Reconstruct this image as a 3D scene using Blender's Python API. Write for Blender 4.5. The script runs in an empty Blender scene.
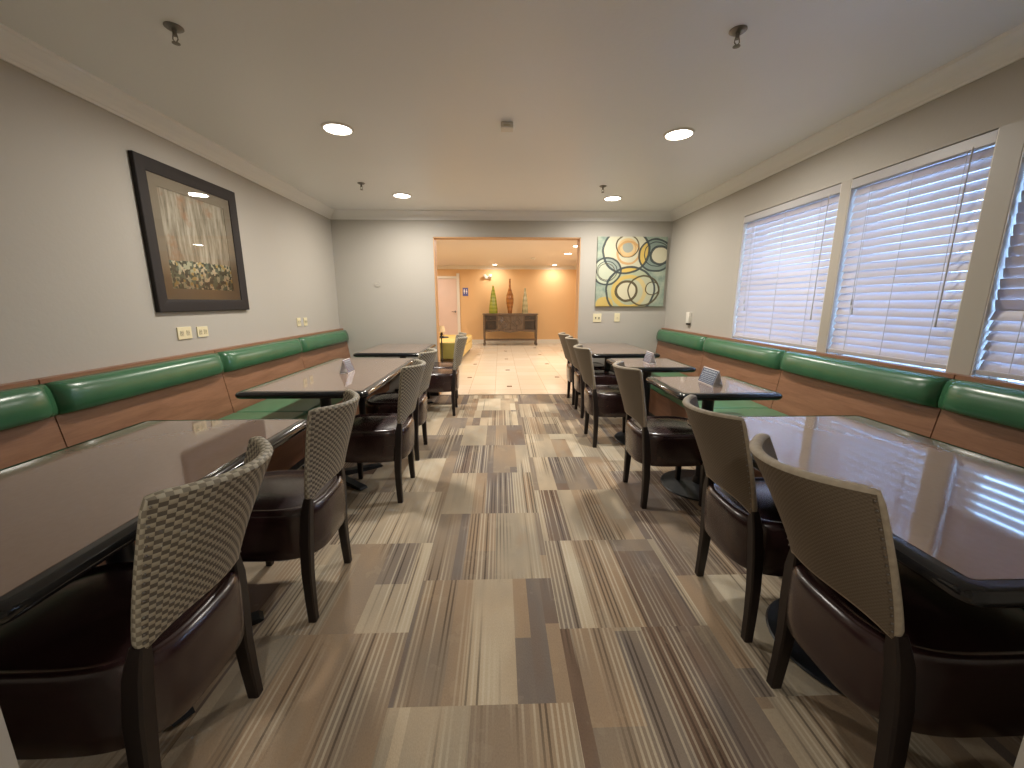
import bpy, bmesh, math, random
from mathutils import Vector, Matrix
random.seed(7)
PI = math.pi
COL = bpy.context.scene.collection
scene = bpy.context.scene

# ------------------------------------------------------------------ helpers
def lin(c):
    c = c / 255.0
    return c / 12.92 if c <= 0.04045 else ((c + 0.055) / 1.055) ** 2.4
def rgb(r, g, b): return (lin(r), lin(g), lin(b), 1.0)

class N:
    """tiny node-tree builder"""
    def __init__(self, name):
        self.m = bpy.data.materials.new(name); self.m.use_nodes = True
        self.t = self.m.node_tree; self.t.nodes.clear()
        self.out = self.t.nodes.new('ShaderNodeOutputMaterial')
    def n(self, kind, **kw):
        x = self.t.nodes.new(kind)
        for k, v in kw.items(): setattr(x, k, v)
        return x
    def set(self, sock, v):
        if isinstance(v, bpy.types.NodeSocket): self.t.links.new(v, sock)
        elif isinstance(v, bpy.types.Node): self.t.links.new(v.outputs[0], sock)
        else: sock.default_value = v
    def math(self, op, a, b=None, c=None, clamp=False):
        x = self.n('ShaderNodeMath', operation=op); x.use_clamp = clamp
        self.set(x.inputs[0], a)
        if b is not None: self.set(x.inputs[1], b)
        if c is not None: self.set(x.inputs[2], c)
        return x.outputs[0]
    def mix(self, f, a, b, blend='MIX'):
        x = self.n('ShaderNodeMix', data_type='RGBA', blend_type=blend)
        self.set(x.inputs[0], f); self.set(x.inputs[6], a); self.set(x.inputs[7], b)
        return x.outputs[2]
    def coord(self, which='Object'): return self.n('ShaderNodeTexCoord').outputs[which]
    def sep(self, v):
        x = self.n('ShaderNodeSeparateXYZ'); self.set(x.inputs[0], v); return x.outputs
    def comb(self, a, b, c):
        x = self.n('ShaderNodeCombineXYZ')
        for i, v in enumerate((a, b, c)): self.set(x.inputs[i], v)
        return x.outputs[0]
    def mapping(self, v, scale=(1, 1, 1), rot=(0, 0, 0), loc=(0, 0, 0)):
        x = self.n('ShaderNodeMapping'); self.set(x.inputs[0], v)
        x.inputs['Scale'].default_value = scale; x.inputs['Rotation'].default_value = rot
        x.inputs['Location'].default_value = loc
        return x.outputs[0]
    def noise(self, v, scale=5, detail=2, rough=0.5, out=0, dist=0):
        x = self.n('ShaderNodeTexNoise'); self.set(x.inputs['Vector'], v)
        x.inputs['Scale'].default_value = scale; x.inputs['Detail'].default_value = detail
        x.inputs['Roughness'].default_value = rough; x.inputs['Distortion'].default_value = dist
        return x.outputs[out]
    def white(self, v, out=0):
        x = self.n('ShaderNodeTexWhiteNoise', noise_dimensions='3D'); self.set(x.inputs[0], v)
        return x.outputs[out]
    def ramp(self, f, stops, interp='LINEAR'):
        x = self.n('ShaderNodeValToRGB'); self.set(x.inputs[0], f)
        cr = x.color_ramp; cr.interpolation = interp
        while len(cr.elements) > 1: cr.elements.remove(cr.elements[-1])
        cr.elements[0].position = stops[0][0]; cr.elements[0].color = stops[0][1]
        for p, c in stops[1:]:
            e = cr.elements.new(p); e.color = c
        return x.outputs[0]
    def bsdf(self, color, rough=0.5, metal=0, spec=0.5, bump=None, bstr=0.1, bdist=0.01, coat=0, coat_r=0.05, emis=None, estr=0, trans=0, sheen=0):
        p = self.n('ShaderNodeBsdfPrincipled')
        self.set(p.inputs['Base Color'], color); self.set(p.inputs['Roughness'], rough)
        p.inputs['Metallic'].default_value = metal; p.inputs['Specular IOR Level'].default_value = spec
        p.inputs['Coat Weight'].default_value = coat; p.inputs['Coat Roughness'].default_value = coat_r
        p.inputs['Transmission Weight'].default_value = trans
        p.inputs['Sheen Weight'].default_value = sheen
        if emis is not None:
            self.set(p.inputs['Emission Color'], emis); p.inputs['Emission Strength'].default_value = estr
        if bump is not None:
            b = self.n('ShaderNodeBump'); b.inputs['Strength'].default_value = bstr; b.inputs['Distance'].default_value = bdist
            self.set(b.inputs['Height'], bump); self.set(p.inputs['Normal'], b.outputs[0])
        return p.outputs[0]
    def done(self, sh):
        self.t.links.new(sh, self.out.inputs[0]); return self.m

def simple(name, color, rough=0.5, metal=0, spec=0.5, var=0.0, vscale=20, bump=0.0, bscale=60, coat=0, sheen=0):
    k = N(name); c = k.coord(); col = color
    if var > 0:
        f = k.noise(c, vscale, 3)
        dark = tuple(v * (1 - var) for v in color[:3]) + (1,)
        lite = tuple(min(1, v * (1 + var)) for v in color[:3]) + (1,)
        col = k.mix(f, dark, lite)
    h = k.noise(c, bscale, 3) if bump > 0 else None
    return k.done(k.bsdf(col, rough, metal, spec, h, bump, 0.005, coat, sheen=sheen))

def emit(name, color, strength):
    k = N(name); e = k.n('ShaderNodeEmission'); e.inputs[0].default_value = color; e.inputs[1].default_value = strength
    return k.done(e.outputs[0])

def obj(name, bm, mat, parent=None, smooth=False, loc=None):
    me = bpy.data.meshes.new(name)
    bmesh.ops.recalc_face_normals(bm, faces=bm.faces[:])
    bm.to_mesh(me); bm.free()
    if smooth:
        for p in me.polygons: p.use_smooth = True
    me.materials.append(mat)
    o = bpy.data.objects.new(name, me); COL.objects.link(o)
    if parent is not None: o.parent = parent
    if loc: o.location = loc
    return o

def autosmooth(o, ang=40):
    me = o.data
    for p in me.polygons: p.use_smooth = True
    bm = bmesh.new(); bm.from_mesh(me)
    for e in bm.edges:
        if len(e.link_faces) == 2 and e.calc_face_angle(0) > math.radians(ang): e.smooth = False
    bm.to_mesh(me); bm.free()
    return o

def box(bm, a, b, bev=0.0, seg=2):
    """axis box from corner a to corner b, optionally bevelled"""
    t = bmesh.new()
    bmesh.ops.create_cube(t, size=1)
    c = [(a[i] + b[i]) / 2 for i in range(3)]; s = [abs(b[i] - a[i]) for i in range(3)]
    for v in t.verts: v.co = Vector((c[0] + v.co.x * s[0], c[1] + v.co.y * s[1], c[2] + v.co.z * s[2]))
    if bev > 0: bmesh.ops.bevel(t, geom=t.edges[:], offset=bev, segments=seg, profile=0.6, affect='EDGES')
    merge(bm, t)

def merge(bm, t, mtx=None):
    if mtx is not None: bmesh.ops.transform(t, matrix=mtx, verts=t.verts[:])
    mp = {}
    for v in t.verts: mp[v] = bm.verts.new(v.co)
    for f in t.faces:
        try: bm.faces.new([mp[v] for v in f.verts])
        except ValueError: pass
    t.free()

def loft(bm, rings, cap=True, closed=True):
    vs = [[bm.verts.new(p) for p in r] for r in rings]
    n = len(rings[0])
    for i in range(len(vs) - 1):
        for j in range(n if closed else n - 1):
            k = (j + 1) % n
            bm.faces.new((vs[i][j], vs[i][k], vs[i + 1][k], vs[i + 1][j]))
    if cap:
        bm.faces.new(list(reversed(vs[0]))); bm.faces.new(vs[-1])
    return vs

def lathe(bm, prof, n=32, c=(0, 0, 0), cap=True):
    loft(bm, [[(c[0] + r * math.cos(2 * PI * k / n), c[1] + r * math.sin(2 * PI * k / n), c[2] + z) for k in range(n)] for r, z in prof], cap)

def cyl(bm, p, q, r0, r1=None, n=12):
    p = Vector(p); q = Vector(q); r1 = r0 if r1 is None else r1
    d = (q - p).normalized(); a = d.orthogonal().normalized(); b = d.cross(a)
    loft(bm, [[c + (a * math.cos(2 * PI * k / n) + b * math.sin(2 * PI * k / n)) * r for k in range(n)] for c, r in ((p, r0), (q, r1))])

def prism(bm, prof, axis, a, b):
    """closed profile (list of 2D) extruded along axis from a to b"""
    def P(u, v, w):
        return {'x': (w, u, v), 'y': (u, w, v), 'z': (u, v, w)}[axis]
    loft(bm, [[P(u, v, a) for u, v in prof], [P(u, v, b) for u, v in prof]])

def rail(bm, path, hw, hh):
    """rectangular-section bar through points of path; hw/hh per-point half sizes (x-ish, y-ish)"""
    rings = []
    for (p, (w, h)) in zip(path, zip(hw, hh)):
        p = Vector(p)
        b = 0.25 * min(w, h)
        rings.append([p + Vector((sx, sy, 0)) for sx, sy in ((-w + b, -h), (w - b, -h), (w, -h + b), (w, h - b), (w - b, h), (-w + b, h), (-w, h - b), (-w, -h + b))])
    loft(bm, rings)

def thing(name, label, cat, loc=(0, 0, 0), rz=0, group=None):
    o = bpy.data.objects.new(name, None); COL.objects.link(o)
    o.location = loc; o.rotation_euler = (0, 0, rz); o.empty_display_size = 0.1
    return tag(o, label, cat, group)
def tag(o, label, cat, group=None):
    o['label'] = label; o['category'] = cat
    if group: o['group'] = group
    return o
def struct(name, bm, mat, parent=None, smooth=False):
    o = obj(name, bm, mat, parent, smooth)
    if parent is None: o['kind'] = 'structure'
    return o
def dup(root, loc, rz, label, group=None):
    r = root.copy(); COL.objects.link(r); r.location = loc; r.rotation_euler = (0, 0, rz); r['label'] = label
    if group: r['group'] = group
    for ch in list(root.children):
        c = ch.copy(); COL.objects.link(c); c.parent = r
        for g in list(ch.children):
            d = g.copy(); COL.objects.link(d); d.parent = c
    return r

# ------------------------------------------------------------------ dimensions
XL, XR = -2.185, 2.295
YB, YF = 5.56, 0.47          # back wall face, front wall face
H = 2.45
OX0, OX1, OZ = -0.875, 1.08, 2.14    # opening in the back wall
YB2 = 5.74
LX0, LX1, LY = -2.9, 2.38, 12.9       # lounge
LH = 2.40
FX0, FX1 = -0.69, 0.80       # opening in the front wall

# ------------------------------------------------------------------ materials
def wall_mat(name, color, bs=0.15, rough=0.75):
    k = N(name); c = k.coord()
    f = k.noise(c, 1.6, 2)
    col = k.mix(f, tuple(v * 0.96 for v in color[:3]) + (1,), color)
    h = k.noise(c, 45, 4, 0.6)
    return k.done(k.bsdf(col, rough, spec=0.3, bump=h, bstr=bs, bdist=0.006))
M_wall = wall_mat('plaster_wall', (0.485, 0.455, 0.405, 1))
M_wall_back = M_wall
M_ceil = wall_mat('ceiling_paint', (0.87, 0.87, 0.86, 1), 0.12, 0.38)
M_crown = simple('crown_paint', (0.84, 0.83, 0.81, 1), 0.45)
M_white = simple('white_trim_paint', (0.72, 0.68, 0.60, 1), 0.4)
M_mull = simple('window_frame_paint', (0.42, 0.385, 0.33, 1), 0.45)
M_orange = wall_mat('orange_wall', (0.74, 0.48, 0.24, 1), 0.15, 0.6)
M_jamb = simple('opening_jamb_paint', (0.62, 0.36, 0.17, 1), 0.5)
M_lceil = simple('lounge_ceiling_paint', (0.74, 0.66, 0.58, 1), 0.5)

def carpet():
    k = N('striped_carpet_tiles'); c = k.coord(); s = k.sep(c)
    T = 0.61
    xs = k.math('DIVIDE', k.math('ADD', s[0], 0.375), T)
    ci = k.math('FLOOR', xs)
    fx = k.math('FRACT', xs)
    odd = k.math('MODULO', k.math('ABSOLUTE', ci), 2.0)
    off = k.math('MULTIPLY', odd, 0.5)
    ys = k.math('ADD', k.math('DIVIDE', k.math('SUBTRACT', s[1], 1.08), T), off)
    ri = k.math('FLOOR', ys)
    fy = k.math('FRACT', ys)
    seed = k.comb(k.math('ADD', ci, 11.3), k.math('ADD', ri, 5.7), 0.5)
    rnd = k.white(seed, 1); rs = k.sep(rnd)
    # broad colour bands: warped 1-D cells across x, different in each tile, broken into blocks along y
    xo = k.math('ADD', s[0], k.math('MULTIPLY', rs[0], 37.0))
    w = k.noise(k.comb(k.math('MULTIPLY', xo, 1.0), k.math('MULTIPLY', rs[1], 50.0), 0.0), 5.0, 1)
    bx = k.math('FLOOR', k.math('ADD', k.math('MULTIPLY', xo, 9.0), k.math('MULTIPLY', w, 4.0)))
    brk = k.white(k.comb(bx, k.math('MULTIPLY', rs[2], 91.0), 3.1), 0)
    yb = k.math('GREATER_THAN', fy, k.math('ADD', k.math('MULTIPLY', brk, 3.0), 0.12))
    band = k.white(k.comb(bx, k.math('ADD', k.math('MULTIPLY', rs[1], 77.0), yb), 1.7), 0)
    tilebias = k.math('MULTIPLY', k.math('SUBTRACT', rs[2], 0.5), 0.36)
    soft = k.noise(k.comb(k.math('MULTIPLY', xo, 1.0), k.math('MULTIPLY', s[1], 0.35), rs[0]), 6.0, 2)
    f = k.math('ADD', k.math('ADD', k.math('MULTIPLY', band, 0.62), tilebias), k.math('MULTIPLY', soft, 0.38), clamp=True)
    pal = k.ramp(f, [(0.0, rgb(88, 72, 62)), (0.16, rgb(122, 103, 88)), (0.30, rgb(122, 113, 106)), (0.42, rgb(142, 129, 113)), (0.55, rgb(160, 139, 115)),
                     (0.66, rgb(160, 150, 132)), (0.78, rgb(182, 166, 142)), (0.92, rgb(200, 190, 168))])
    # thin pin stripes, pale on dark or dark on pale
    P = 0.0190
    li = k.math('FLOOR', k.math('DIVIDE', xo, P))
    lf = k.math('FRACT', k.math('DIVIDE', xo, P))
    lr = k.white(k.comb(li, k.math('MULTIPLY', rs[0], 31.0), 9.0), 0)
    patch = k.noise(k.comb(k.math('MULTIPLY', xo, 1.0), k.math('MULTIPLY', s[1], 0.25), rs[1]), 4.2, 1)
    pm = k.math('MULTIPLY', k.math('SUBTRACT', patch, 0.44), 6.0, clamp=True)
    thin = k.math('MULTIPLY', k.math('GREATER_THAN', lf, 0.60), pm)
    light = k.math('MULTIPLY', thin, k.math('GREATER_THAN', lr, 0.45))
    darkm = k.math('MULTIPLY', thin, k.math('LESS_THAN', lr, 0.34))
    c1 = k.mix(k.math('MULTIPLY', light, 0.52), pal, rgb(206, 196, 174))
    c2 = k.mix(k.math('MULTIPLY', darkm, 0.62), c1, rgb(52, 42, 38))
    # fuzzy wool variation
    fz = k.noise(k.comb(k.math('MULTIPLY', s[0], 1.0), k.math('MULTIPLY', s[1], 0.5), 0), 260, 2, 0.7)
    c3 = k.mix(0.30, c2, k.mix(fz, (0.2, 0.2, 0.2, 1), (0.85, 0.85, 0.85, 1)), 'OVERLAY')
    blot = k.noise(k.mapping(c, (1, 0.8, 1)), 9, 3, 0.6)
    c4 = k.mix(k.math('MULTIPLY', k.math('GREATER_THAN', blot, 0.62), 0.07), c3, rgb(205, 192, 165))
    c4 = k.mix(1.0, c4, (1.0, 0.975, 0.96, 1), 'MULTIPLY')
    return k.done(k.bsdf(c4, 0.95, spec=0.15, bump=fz, bstr=0.35, bdist=0.004))
M_carpet = carpet()

def tiles():
    k = N('cream_floor_tiles'); c = k.coord(); s = k.sep(c)
    br = k.n('ShaderNodeTexBrick'); k.set(br.inputs['Vector'], k.mapping(c, loc=(0.08, -0.15, 0)))
    br.offset = 0.0; br.inputs['Scale'].default_value = 1.0
    br.inputs['Brick Width'].default_value = 0.385; br.inputs['Row Height'].default_value = 0.385
    br.inputs['Mortar Size'].default_value = 0.004
    br.inputs['Color1'].default_value = (0.74, 0.66, 0.54, 1); br.inputs['Color2'].default_value = (0.68, 0.59, 0.46, 1)
    br.inputs['Mortar'].default_value = (0.48, 0.40, 0.30, 1)
    n = k.noise(c, 3.5, 4, 0.6)
    col = k.mix(k.math('MULTIPLY', n, 0.35), br.outputs[0], (0.60, 0.48, 0.34, 1))
    def dots(x0, y0, px, py):
        u = k.math('ABSOLUTE', k.math('SUBTRACT', k.math('FRACT', k.math('ADD', k.math('DIVIDE', k.math('SUBTRACT', s[0], x0), px), 100.5)), 0.5))
        v = k.math('ABSOLUTE', k.math('SUBTRACT', k.math('FRACT', k.math('ADD', k.math('DIVIDE', k.math('SUBTRACT', s[1], y0), py), 100.5)), 0.5))
        return k.math('MULTIPLY', k.math('LESS_THAN', u, 0.04 / px), k.math('LESS_THAN', v, 0.045 / py))
    d = k.math('MAXIMUM', dots(0.14, 7.70, 1.54, 1.54), dots(1.0, 6.93, 1.54, 1.54))
    col = k.mix(d, col, (0.10, 0.07, 0.05, 1))
    return k.done(k.bsdf(col, 0.22, spec=0.5, bump=br.outputs[1], bstr=0.15, bdist=0.002))
M_tile = tiles()

def wood(name, c1, c2, rough=0.35, scale=(3, 3, 3), g=10, coat=0.2):
    k = N(name); c = k.coord()
    v = k.mapping(c, scale)
    a = k.noise(v, g, 4, 0.6, dist=0.6)
    b = k.noise(v, g * 6, 3, 0.6)
    f = k.math('ADD', k.math('MULTIPLY', a, 0.7), k.math('MULTIPLY', b, 0.3))
    col = k.ramp(f, [(0.3, c1), (0.7, c2)])
    return k.done(k.bsdf(col, rough, bump=b, bstr=0.04, bdist=0.002, coat=coat, coat_r=0.2))
M_boothwood = wood('cherry_laminate', (0.20, 0.088, 0.045, 1), (0.33, 0.160, 0.090, 1), 0.42, (1, 0.25, 2.5), 9)
M_darkwood = wood('dark_espresso_wood', (0.008, 0.0045, 0.004, 1), (0.015, 0.008, 0.006, 1), 0.45, (3, 3, 0.5), 14, 0)
M_framewood = wood('picture_frame_wood', (0.008, 0.005, 0.005, 1), (0.015, 0.009, 0.008, 1), 0.7, (2, 2, 2), 12, 0)
M_console = wood('carved_console_wood', (0.07, 0.045, 0.028, 1), (0.18, 0.125, 0.08, 1), 0.5, (2, 1, 2), 14)
M_console_dark = simple('console_dark_recess', (0.045, 0.032, 0.022, 1), 0.6)
M_edge = simple('black_table_edge', (0.008, 0.009, 0.012, 1), 0.10, spec=0.5, coat=0.3)
M_iron = simple('black_iron', (0.012, 0.014, 0.018, 1), 0.38, spec=0.5, var=0.2, bump=0.05)

def laminate(name, ca, cb):
    k = N(name); c = k.coord()
    a = k.noise(k.mapping(c, (1, 0.6, 1)), 60, 3, 0.6); b = k.noise(c, 2.2, 2)
    col = k.mix(k.math('ADD', k.math('MULTIPLY', a, 0.6), k.math('MULTIPLY', b, 0.4)), ca, cb)
    rip = k.noise(c, 16, 1)
    return k.done(k.bsdf(col, 0.065, spec=0.6, bump=rip, bstr=0.02, bdist=0.002, coat=0.3, coat_r=0.02))
M_top = laminate('brown_laminate', (0.20, 0.135, 0.105, 1), (0.27, 0.188, 0.148, 1))

def vinyl(name, color, rough=0.28, bs=0.12, coat=.15):
    k = N(name); c = k.coord()
    n = k.noise(c, 6, 3); w = k.noise(c, 220, 2)
    col = k.mix(n, tuple(v * 0.82 for v in color[:3]) + (1,), tuple(min(1, v * 1.15) for v in color[:3]) + (1,))
    h = k.math('ADD', k.math('MULTIPLY', n, 0.8), k.math('MULTIPLY', w, 0.15))
    return k.done(k.bsdf(col, rough, spec=0.5, bump=h, bstr=bs, bdist=0.01, coat=coat, coat_r=0.2))
M_green = vinyl('green_vinyl', (0.042, 0.140, 0.066, 1), 0.27)
M_green_seat = vinyl('green_seat_vinyl', (0.075, 0.20, 0.10, 1), 0.42, 0.06)
M_leather = vinyl('brown_leather', (0.030, 0.0135, 0.0135, 1), 0.24, 0.10, .35)

def weave(name, ca, cb, cell=0.0135, contrast=1.0):
    k = N(name); uv = k.coord('UV'); s = k.sep(uv)
    u = k.math('DIVIDE', s[0], cell); v = k.math('DIVIDE', s[1], cell * 0.8)
    chk = k.math('MODULO', k.math('ADD', k.math('FLOOR', u), k.math('ADD', k.math('FLOOR', v), 400.0)), 2.0)
    fu = k.math('SUBTRACT', k.math('FRACT', u), 0.5); fv = k.math('SUBTRACT', k.math('FRACT', v), 0.5)
    r = k.math('SUBTRACT', 1.0, k.math('MULTIPLY', k.math('ADD', k.math('MULTIPLY', fu, fu), k.math('MULTIPLY', fv, fv)), 2.0))
    n = k.noise(k.coord(), 7, 3, 0.6)
    f = k.math('ADD', k.math('MULTIPLY', chk, contrast), (1 - contrast) * 0.5)
    col = k.mix(f, ca, cb)
    col = k.mix(k.math('MULTIPLY', n, 0.35), col, tuple(x * 0.6 for x in cb[:3]) + (1,))
    h = k.math('MULTIPLY', r, k.math('ADD', k.math('MULTIPLY', chk, 0.7), 0.3))
    return k.done(k.bsdf(col, 0.62, spec=0.3, bump=h, bstr=0.5, bdist=0.003))
M_weaveL = weave('basket_weave_fabric', (0.10, 0.082, 0.066, 1), (0.42, 0.37, 0.28, 1), 0.0135, 1.0)
M_weaveR = weave('plain_taupe_fabric', (0.13, 0.10, 0.070, 1), (0.22, 0.175, 0.125, 1), 0.006, 0.5)
M_weaveEdge = weave('weave_edge_fabric', (0.22, 0.19, 0.14, 1), (0.48, 0.43, 0.33, 1), 0.0125, 1.0)
M_edgeR = simple('taupe_fabric_edge', (0.36, 0.30, 0.22, 1), 0.7, var=0.3, vscale=60)

def slat_mat():
    k = N('white_blind_slat'); c = k.coord(); n = k.noise(c, 4, 2)
    d = k.bsdf((0.55, 0.51, 0.52, 1), 0.4, spec=0.4)
    t = k.n('ShaderNodeBsdfTranslucent'); t.inputs[0].default_value = (0.70, 0.64, 0.78, 1)
    mx = k.n('ShaderNodeMixShader'); mx.inputs[0].default_value = 0.11
    k.t.links.new(d, mx.inputs[1]); k.t.links.new(t.outputs[0], mx.inputs[2])
    return k.done(mx.outputs[0])
M_slat = slat_mat()
M_cord = simple('blind_cord', (0.55, 0.52, 0.50, 1), 0.8)
M_headrail = simple('blind_valance', (0.42, 0.40, 0.40, 1), 0.4)
def glass_mat(name, tint=(1, 1, 1, 1), refl=0.10, rough=0.0):
    k = N(name)
    t = k.n('ShaderNodeBsdfTransparent'); t.inputs[0].default_value = tint
    g = k.n('ShaderNodeBsdfGlossy'); g.inputs['Roughness'].default_value = rough
    fr = k.n('ShaderNodeFresnel'); fr.inputs[0].default_value = 1.5
    mx = k.n('ShaderNodeMixShader')
    k.t.links.new(fr.outputs[0], mx.inputs[0]); k.t.links.new(t.outputs[0], mx.inputs[1]); k.t.links.new(g.outputs[0], mx.inputs[2])
    return k.done(mx.outputs[0])
M_glass = glass_mat('window_glass', (0.97, 0.99, 1, 1))
M_picglass = glass_mat('picture_glass', (0.97, 0.97, 0.96, 1))
M_plate = simple('cream_plastic', (0.80, 0.72, 0.48, 1), 0.35)
M_plate2 = simple('cream_plastic_insert', (0.62, 0.55, 0.36, 1), 0.35)
M_dkplastic = simple('dark_slot', (0.04, 0.035, 0.03, 1), 0.5)
M_ivory = simple('ivory_plastic', (0.78, 0.74, 0.66, 1), 0.4)
M_brass = simple('sprinkler_metal', (0.22, 0.20, 0.18, 1), 0.35, metal=0.8)
M_paper = simple('white_card', (0.82, 0.80, 0.80, 1), 0.5)
M_navy = simple('navy_print', (0.030, 0.060, 0.14, 1), 0.3)
M_maroon = simple('purple_print', (0.10, 0.06, 0.10, 1), 0.35)
M_textw = simple('pale_print', (0.36, 0.44, 0.52, 1), 0.4)

# ------------------------------------------------------------------ room shell
bm = bmesh.new(); box(bm, (XL - .2, -1.6, -0.1), (XR + .2, YB + .02, 0)); struct('floor', bm, M_carpet)
bm = bmesh.new(); box(bm, (LX0 - .2, YB + .02, -0.1), (LX1 + .2, LY + .2, 0)); struct('floor_lounge', bm, M_tile)
bm = bmesh.new(); box(bm, (XL - .2, -1.6, H), (XR + .35, YB2 - .02, H + .1)); struct('ceiling', bm, M_ceil)
bm = bmesh.new(); box(bm, (LX0 - .2, YB2 - .02, LH), (LX1 + .2, LY + .2, LH + .1)); struct('ceiling_lounge', bm, M_lceil)
bm = bmesh.new(); box(bm, (XL - .2, YF - .15, 0), (XL, YB, H)); struct('wall_left', bm, M_wall)
# back wall with opening
bm = bmesh.new()
box(bm, (LX0 - .2, YB, 0), (OX0, YB2, H)); box(bm, (OX1, YB, 0), (LX1 + .3, YB2, H)); box(bm, (OX0, YB, OZ), (OX1, YB2, H))
struct('wall_back', bm, M_wall_back)
# jamb lining of the opening
bm = bmesh.new()
box(bm, (OX0, YB + .004, 0), (OX0 + .012, YB2 + .002, OZ)); box(bm, (OX1 - .012, YB + .004, 0), (OX1, YB2 + .002, OZ)); box(bm, (OX0, YB + .004, OZ - .012), (OX1, YB2 + .002, OZ))
struct('trim_1', bm, M_jamb)
# front wall pieces, the camera stands in its doorway
bm = bmesh.new()
box(bm, (XL - .2, YF - .16, 0), (FX0, YF, H)); box(bm, (FX1, YF - .16, 0), (XR + .2, YF, H)); box(bm, (FX0, YF - .16, 2.38), (FX1, YF, H))
struct('wall_front', bm, M_wall)
bm = bmesh.new()
box(bm, (-1.7, -1.6, 0), (-1.6, YF - .16, H)); box(bm, (1.7, -1.6, 0), (1.8, YF - .16, H)); box(bm, (-1.7, -1.7, 0), (1.8, -1.6, H))
struct('wall_hallway', bm, M_wall)
# lounge walls
bm = bmesh.new(); box(bm, (LX0 - .2, LY, 0), (LX1 + .2, LY + .2, LH)); struct('wall_lounge_far', bm, M_orange)
bm = bmesh.new(); box(bm, (LX0 - .2, YB2, 0), (LX0, LY, LH)); struct('wall_lounge_left', bm, M_orange)
bm = bmesh.new(); box(bm, (LX1, YB2, 0), (LX1 + .2, LY, LH)); struct('wall_lounge_right', bm, M_orange)

# right wall with three window holes
WZ0, WZ1 = 0.90, 2.085
WIN = [(2.83, 3.93), (1.965, 2.755), (1.07, 1.86)]
WT = 0.16
bm = bmesh.new()
box(bm, (XR, YF - .15, 0), (XR + WT, YB, WZ0)); box(bm, (XR, YF - .15, WZ1), (XR + WT, YB, H))
box(bm, (XR, WIN[0][1], WZ0), (XR + WT, YB, WZ1)); box(bm, (XR, YF - .15, WZ0), (XR + WT, WIN[2][0], WZ1))
struct('wall_right', bm, M_wall)
bm = bmesh.new()
box(bm, (XR + .0, WIN[1][1], WZ0), (XR + WT, WIN[0][0], WZ1)); box(bm, (XR + .0, WIN[2][1], WZ0), (XR + WT, WIN[1][0], WZ1))
struct('trim_2', bm, M_mull)
blind_labels = ['closed white slat blind in the far window, nearest the back wall', 'closed white slat blind in the middle window of the right wall',
                'closed white slat blind in the near window, cut off by the photo edge']
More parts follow.
